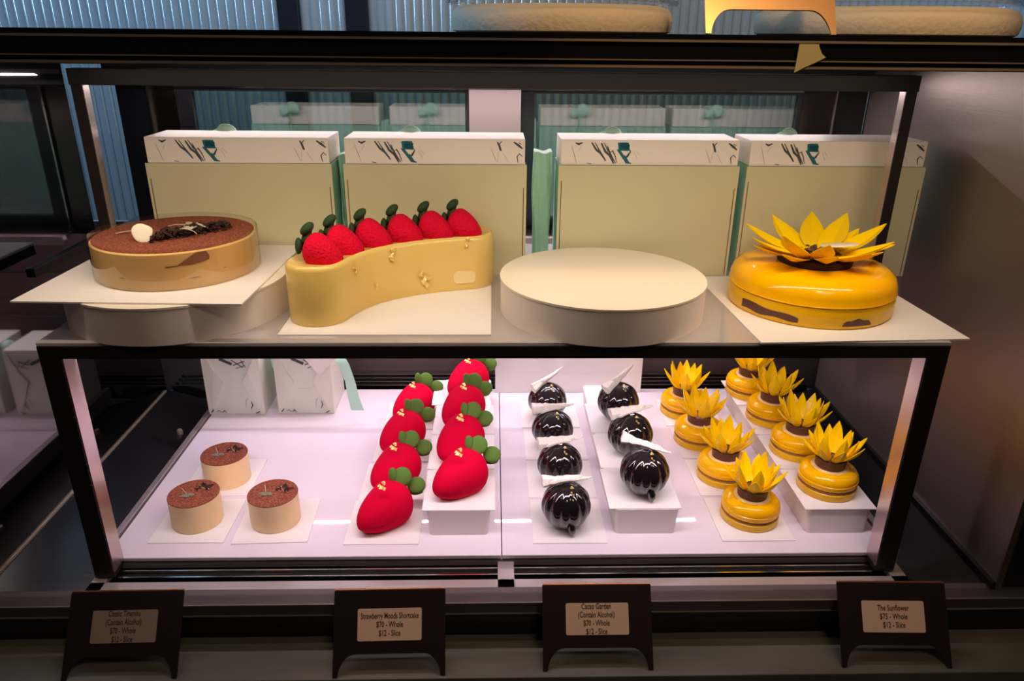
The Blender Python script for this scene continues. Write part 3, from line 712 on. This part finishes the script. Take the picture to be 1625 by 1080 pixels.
# ------------------------------------------------------------------ tall gift boxes behind the shelf
def stroke(bm, pts, wd, y, mi):
    P = [Vector((a, 0, b)) for a, b in pts]; L, Rr = [], []
    for k in range(len(P)):
        d = (P[min(k + 1, len(P) - 1)] - P[max(k - 1, 0)]).normalized(); q = Vector((-d.z, 0, d.x)); ww = wd * .5 * (1 - .55 * abs(2 * k / (len(P) - 1) - 1))
        L.append(bm.verts.new((P[k].x + q.x * ww, y, P[k].z + q.z * ww))); Rr.append(bm.verts.new((P[k].x - q.x * ww, y, P[k].z - q.z * ww)))
    for k in range(len(P) - 1): f = bm.faces.new((L[k], L[k + 1], Rr[k + 1], Rr[k])); f.material_index = mi
def lid_print(bm, W, z0, zh, y):
    S = W / 995.0; V = zh / 120.0
    f = lambda pts: [((a - 285) * S - W / 2, z0 + (900 - b) * V) for a, b in pts]
    ink = [([(362, 784), (380, 792), (402, 783)], 6), ([(340, 800), (358, 850), (372, 895)], 1.5), ([(395, 800), (378, 830)], 1.5), ([(452, 782), (478, 820), (505, 840), (535, 880)], 7),
           ([(470, 782), (500, 830), (530, 868)], 4), ([(505, 785), (530, 830), (556, 850), (580, 895)], 8), ([(520, 782), (545, 825), (560, 840)], 4), ([(540, 800), (560, 845), (590, 893)], 5), ([(560, 870), (557, 835), (570, 825), (585, 850), (598, 890)], 4),
           ([(598, 822), (640, 870), (652, 893)], 7), ([(605, 815), (660, 890), (680, 893)], 6), ([(672, 828), (655, 855), (640, 868)], 6), ([(690, 830), (712, 870)], 1.5), ([(700, 825), (725, 850)], 1.5),
           ([(1092, 815), (1112, 860), (1124, 890)], 1.5), ([(1128, 782), (1138, 800), (1146, 825), (1150, 830)], 7), ([(1152, 780), (1138, 795)], 5), ([(1135, 830), (1128, 890)], 1.5), ([(1160, 840), (1190, 890)], 1.5),
           ([(1218, 782), (1245, 800), (1268, 818)], 7), ([(1245, 785), (1262, 795)], 4), ([(1244, 893), (1238, 860), (1252, 845), (1268, 860)], 4), ([(430, 893), (455, 896)], 4)]
    for pts, wd in ink: stroke(bm, f(pts), wd * S * (2.0 if wd > 2 else 1.5), y, 1)
    teal = [([(606, 782), (613, 822)], 26), ([(620, 781), (630, 823)], 26), ([(636, 781), (645, 824)], 26), ([(650, 782), (660, 825)], 22), ([(612, 802), (664, 804)], 40), ([(640, 850), (668, 892)], 9), ([(596, 818), (625, 850), (660, 893)], 9), ([(600, 822), (672, 824)], 6)]
    for pts, wd in teal: stroke(bm, f(pts), wd * S * 1.5, y - .0001, 2)
BW, BD, BH, LH = .2400, .078, .1520, .0320
def make_box():
    t = thing('gift_box', '', 'gift box', (0, 0, 0), 0, 'mint gift boxes behind the cakes')
    bm = boxbm(-BW / 2, BW / 2, .0016, BD, 0, BH - .001, 1)
    bx(bm, -BW / 2 - .0010, BW / 2 + .0010, -.0002, .0014, 0, BH, 0)
    for s in (-1, 1): bx(bm, s * (BW / 2 - .0030) - .0005, s * (BW / 2 - .0030) + .0005, -.0004, -.00025, 0.002, BH - (.030 if s > 0 else .020), 2)
    obj('carton', bm, ['mintbox', 'mintside', 'brown'], t)
    bm = boxbm(-BW / 2 + .0015, BW / 2 - .0015, .0030, BD - .002, BH, BH + LH, 0, bev=.0008)
    for v in bm.verts:
        if v.co.z > BH + LH * .5: v.co.z -= .0016 * math.cos(v.co.x / BW * PI) - .001
    lid_print(bm, BW - .004, BH + .001, LH - .003, .0027)
    obj('lid', bm, ['lid', 'ink', 'teal'], t)
    bm = bmesh.new()
    ellipsoid(bm, (-.038, BD + .006, BH + LH - .002), (.014, .005, .011), Euler((0, .3, .2)), 12, 8)
    ellipsoid(bm, (-.052, BD + .006, BH + LH - .006), (.014, .004, .008), Euler((0, -.5, .2)), 12, 8)
    tube([(-.045, BD + .004, BH + LH - .008), (-.045, BD + .0025, BH * .5), (-.045, BD + .0025, .002)], .006, 6, bm, 0, .3)
    obj('ribbon', bm, 'mint', t, True)
    return t
p0 = make_box()
for k, (xc, lab) in enumerate(((-.3340, 'tall pale mint gift box with printed white lid, leftmost of four behind the cakes'), (-.0765, 'tall pale mint gift box with printed lid, behind the curved strawberry cake'), (.2080, 'tall pale mint gift box with printed lid, behind the empty round stand'), (.4600, 'tall pale mint gift box with printed lid, rightmost, behind the large sunflower cake'))):
    o = p0 if k == 0 else dup(p0); o.location = (xc, .9900, ZS + .0002); o['label'] = lab
# crumpled mint tissue at the sides of boxes
def tissue(label, x, y, z, w_, d, h, seed):
    bm = bmesh.new(); rnd = random.Random(seed); nx, nz = 10, 16; G = []
    for side in (0, 1):
        rows = []
        for j in range(nz + 1):
            v = j / nz; row = []
            for i in range(nx + 1):
                u = i / nx; ww = w_ * (.80 + .20 * min(1, v * 1.6)) * (1 + .06 * math.sin(v * 9 + seed))
                row.append(bm.verts.new(((u - .5) * ww - w_ * .05 * (1 - v), (side - .5) * d + .004 * math.sin(u * 9 + v * 4 + seed) + rnd.uniform(-.001, .001), v * h + .0012 * math.sin(u * 5 + seed) * v)))
            rows.append(row)
        G.append(rows)
        for j in range(nz):
            for i in range(nx): bm.faces.new((rows[j][i], rows[j][i + 1], rows[j + 1][i + 1], rows[j + 1][i]))
    A, B = G
    for j in range(nz): bm.faces.new((A[j][0], A[j + 1][0], B[j + 1][0], B[j][0])); bm.faces.new((A[j][nx], A[j + 1][nx], B[j + 1][nx], B[j][nx]))
    for i in range(nx): bm.faces.new((A[0][i], A[0][i + 1], B[0][i + 1], B[0][i])); bm.faces.new((A[nz][i], A[nz][i + 1], B[nz][i + 1], B[nz][i]))
    o = tag(obj('mint_tissue', bm, 'mint', None, 50), label, 'tissue paper', 'mint tissue between the gift boxes'); o.location = (x, y, z)
tissue('crumpled mint tissue sticking out left of the third gift box', .0690, 1.045, ZS + .001, .026, .030, .162, 2)
tissue('crumpled mint tissue tucked between the two left gift boxes', -.2055, 1.045, ZS + .001, .014, .030, .157, 5)

# ------------------------------------------------------------------ small folded cartons on the deck
def make_carton():
    t = thing('folded_carton', '', 'carton', (0, 0, 0), 0, 'small folded cartons at the back of the deck')
    w_, d, h = .097, .092, .122
    bm = boxbm(-w_ / 2, w_ / 2, 0, d, 0, h, bev=.0008)
    obj('carton_body', bm, 'fold', t)
    bm = bmesh.new()
    for s in (-1, 1):     # side flaps meeting towards the middle
        prof = [(s * w_ / 2, .004), (s * w_ * .43, .004), (s * w_ * .17, h * .52), (s * w_ * .30, h * .70), (s * w_ * .44, h - .002), (s * w_ / 2, h - .002)]
        lo = [bm.verts.new((a, -.0040 if abs(a) < w_ * .4 else -.0012, b)) for a, b in prof]; hi = [bm.verts.new((a, -.0001, b)) for a, b in prof]
        bm.faces.new(lo); bm.faces.new(hi[::-1])
        for i in range(6): bm.faces.new((lo[i], lo[(i + 1) % 6], hi[(i + 1) % 6], hi[i]))
    bx(bm, -.012, .012, -.0006, -.0001, h * .40, h * .408)
    obj('flap', bm, 'fold', t)
    bm = bmesh.new()
    for pts, wd in (([(-.043, .006), (-.038, .012)], .004), ([(-.034, .007), (-.030, .010), (-.025, .006)], .0015), ([(-.024, .006), (-.020, .010), (-.017, .006)], .0025), ([(.026, .012), (.030, .020), (.028, .028)], .0022), ([(.034, .004), (.041, .008)], .004), ([(.018, .016), (.020, .030), (.024, .034)], .0008),
                    ([(-.016, h - .014), (.004, h - .024)], .012), ([(.004, h - .016), (.022, h - .030)], .004), ([(.006, h - .026), (.026, h - .018)], .004), ([(.010, h - .032), (.026, h - .026)], .003), ([(.020, h - .016), (.026, h - .030)], .003)): stroke(bm, pts, wd, -.0044, 0)
    obj('printed_mark', bm, 'ink', t)
    return t
p0 = make_carton()
for k, (x, y, lab) in enumerate(((-.4480, 1.1560, 'small pale mint folded carton in the left rear corner of the deck'), (-.3275, 1.1580, 'small pale mint folded carton with a hanging ribbon, right one of two'))):
    o = p0 if k == 0 else dup(p0); o.location = (x, y, .0004); o['label'] = lab
last = o
bm = bmesh.new(); v = [bm.verts.new(p) for p in ((-.004, -.0060, .1225), (.074, -.0060, .1225), (.032, -.014, .080), (-.004, -.0048, .1225), (.074, -.0048, .1225), (.032, -.0128, .080))]
for f in ((0, 1, 2), (5, 4, 3), (0, 3, 4, 1), (1, 4, 5, 2), (2, 5, 3, 0)): bm.faces.new([v[i] for i in f])
o = obj('lid_flap', bm, 'lid', last); o['label'] = 'white triangular flap'
def ribbon(parent, pts, wd, loc=None):
    bm = bmesh.new(); L, Rr = [], []
    for k, p in enumerate(pts):
        w2 = wd[k] if isinstance(wd, (list, tuple)) else wd
        L.append([bm.verts.new((p[0] - w2 / 2, p[1], p[2])), bm.verts.new((p[0] - w2 / 2, p[1] + .0008, p[2]))]); Rr.append([bm.verts.new((p[0] + w2 / 2, p[1], p[2])), bm.verts.new((p[0] + w2 / 2, p[1] + .0008, p[2]))])
    for k in range(len(pts) - 1):
        bm.faces.new((L[k][0], L[k + 1][0], Rr[k + 1][0], Rr[k][0])); bm.faces.new((L[k][1], Rr[k][1], Rr[k + 1][1], L[k + 1][1]))
        bm.faces.new((L[k][0], L[k][1], L[k + 1][1], L[k + 1][0])); bm.faces.new((Rr[k][0], Rr[k + 1][0], Rr[k + 1][1], Rr[k][1]))
    return obj('ribbon', bm, 'mint', parent, True)
ribbon(last, [(.044, .010, .123), (.060, .000, .118), (.073, -.008, .098), (.083, -.016, .070), (.088, -.024, .046), (.095, -.030, .022)], [.008, .020, .018, .017, .019, .022])
for o in last.parent.children if last.parent else []: pass
# ribbon bow loops between the two cartons
bm = bmesh.new(); ellipsoid(bm, (.063, .040, .112), (.009, .014, .012), Euler((.3, .2, 0)), 12, 8); ellipsoid(bm, (.062, .050, .085), (.008, .012, .020), Euler((0, .2, 0)), 12, 8)
obj('ribbon', bm, 'mint', p0, True)
# upright white panel behind the black cakes
o = obj('white_panel', boxbm(-.1365, .1365, 0, .006, 0, .088, bev=.0006), 'card'); o.location = (.1400, 1.238, .0003)
tag(o, 'upright blank white panel standing behind the black cakes', 'panel')

# ------------------------------------------------------------------ label holders
def plate_outline(w, L, arch=True):
    p = [(-w / 2, 0)]
    ft = .009; ah = L * .26
    p += [(-w / 2 + ft * .6, 0)]
    for i in range(9):
        t_ = i / 8; p.append((-w / 2 + ft * .6 + .020 * t_ ** 1.6, ah * math.sin(t_ * PI / 2) ** 1.0))
    for i in range(9):
        t_ = 1 - i / 8; p.append((w / 2 - ft * .6 - .020 * t_ ** 1.6, ah * math.sin(t_ * PI / 2) ** 1.0))
    p += [(w / 2, 0), (w / 2, L), (-w / 2, L)]
    q = []
    for a in p:
        if not q or (Vector(a) - Vector(q[-1])).length > 1e-5: q.append(a)
    return q
def holder(label, x, y, z, lines, tone, face='holderface', edge='copper', tilt=30, W=.128, L=.096, rz=0):
    t = thing('label_holder', label, 'label holder', (x, y, z), rz, 'bronze label holders along the ledge' if lines else None)
    bm = prism(plate_outline(W, L), -.0010, .0010)
    o = obj('front_plate', bm, face, t); o.rotation_euler = (math.radians(90 - tilt), 0, 0); o.location = (0, .001, .0004)
    top = Vector((0, .001 + L * math.sin(math.radians(tilt)), L * math.cos(math.radians(tilt))))
    obj('top_edge', tube([(-W / 2 + .0005, top.y + .001, top.z + .0006), (W / 2 - .0005, top.y + .001, top.z + .0006)], .0016, 10), edge, t, True)
    if not lines: return t, o
    # label card
    lw, lh = .0735, .0355; cy = L * .60
    c = obj('paper_label', prism(rpoly(-lw / 2, lw / 2, cy - lh / 2, cy + lh / 2, .002), .0011, .0015), tone, o)
    for k, (txt, sx) in enumerate(lines):
        cu = bpy.data.curves.new('lettering', 'FONT'); cu.body = txt; cu.size = .0090; cu.align_x = 'CENTER'; cu.align_y = 'CENTER'
        cu.resolution_u = 3; cu.offset = .00010
        ob = bpy.data.objects.new('tmp_text', cu); C.objects.link(ob); bpy.context.view_layer.update()
        me = bpy.data.meshes.new_from_object(ob); bpy.data.objects.remove(ob); bpy.data.curves.remove(cu)
        me.materials.clear(); me.materials.append(M['lettering'])
        n_ = len(lines); dy = .0095 if n_ == 3 else .0093
        me.transform(Matrix.Translation((0 if n_ == 3 else -.001, cy + ((n_ - 1) / 2 - k) * dy, .0017)) @ Matrix.Diagonal((sx, 1, 1, 1)))
        lo = bpy.data.objects.new('lettering', me); C.objects.link(lo); lo.parent = o
    return t, o
M['label_dim'] = mat('aged_label', (0.30, 0.22, 0.17), 0.7)  # kraft label with the shade painted into its colour
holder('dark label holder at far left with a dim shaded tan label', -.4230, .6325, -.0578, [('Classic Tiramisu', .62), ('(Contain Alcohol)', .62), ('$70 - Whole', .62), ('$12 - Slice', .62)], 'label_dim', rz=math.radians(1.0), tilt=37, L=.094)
holder('dark label holder reading Strawberry Moods Shortcake', -.1190, .6325, -.0578, [('Strawberry Moods Shortcake', .62), ('$70 - Whole', .66), ('$12 - Slice', .66)], 'labelpaper', rz=math.radians(1.0), tilt=33, L=.094)
holder('dark label holder reading Cacao Garden, contain alcohol', .1213, .6375, -.0578, [('Cacao Garden', .66), ('(Contain Alcohol)', .66), ('$70 - Whole', .66), ('$12 - Slice', .66)], 'labelpaper', tilt=33, L=.0945)
holder('dark label holder reading The Sunflower, beneath the right side', .4705, .6365, -.0578, [('The Sunflower', .70), ('$75 - Whole', .70), ('$12 - Slice', .70)], 'labelpaper', rz=math.radians(-1.5), tilt=33, L=.0945)
t, o = holder('bright copper label holder standing on top of the case', .2720, .7750, .6218, None, None, face='copperbright', edge='copperbright', W=.1290, tilt=28)
# reflection of the copper holder's foot on the fascia, modelled as a thin sheet
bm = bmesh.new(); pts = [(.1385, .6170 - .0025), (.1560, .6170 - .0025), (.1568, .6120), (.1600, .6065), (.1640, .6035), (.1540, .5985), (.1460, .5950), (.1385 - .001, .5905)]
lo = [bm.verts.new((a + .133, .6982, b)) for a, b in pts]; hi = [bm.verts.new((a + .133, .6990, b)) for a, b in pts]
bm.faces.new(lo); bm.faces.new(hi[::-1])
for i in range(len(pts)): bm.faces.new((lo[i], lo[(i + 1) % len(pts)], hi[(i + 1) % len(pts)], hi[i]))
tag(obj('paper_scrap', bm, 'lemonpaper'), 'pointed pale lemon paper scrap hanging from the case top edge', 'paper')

# ------------------------------------------------------------------ domed cakes on top of the case
def domed(label, x, y, r, z=.6217):
    t = thing('domed_cake', label, 'cake dome', (x, y, z), 0, 'glass domed cakes on top of the case')
    obj('cake_body', lathe([(0, 0), (r * .95, 0), (r * .985, .002), (r, .008), (r * 1.0, .016), (r * .985, .0225), (r * .95, .0270), (r * .90, .0290), (0, .030)], 80), 'icing', t, True)
    g = lathe([(r * 1.02, .0325), (r * 1.045, .0345), (r * 1.03, .0375), (r * .99, .045), (r * .97, .09), (r * .8, .13), (r * .4, .155), (0, .16), (0, .157), (r * .39, .152), (r * .785, .127), (r * .95, .089), (r * .97, .0445), (r * 1.0, .0370)], 80)
    obj('glass_dome', g, 'glass', t, True)
    obj('dome_rim', lathe([(r * .96, .0302), (r * 1.03, .0302), (r * 1.05, .0325), (r * 1.03, .0350), (r * .96, .0340)], 80), 'glass', t, True)
domed('round cream cake under a glass dome, left one above the case', .0810, .9600, .1310)
domed('round cream cake under a glass dome, right one behind the copper holder', .4600, .9450, .1440)
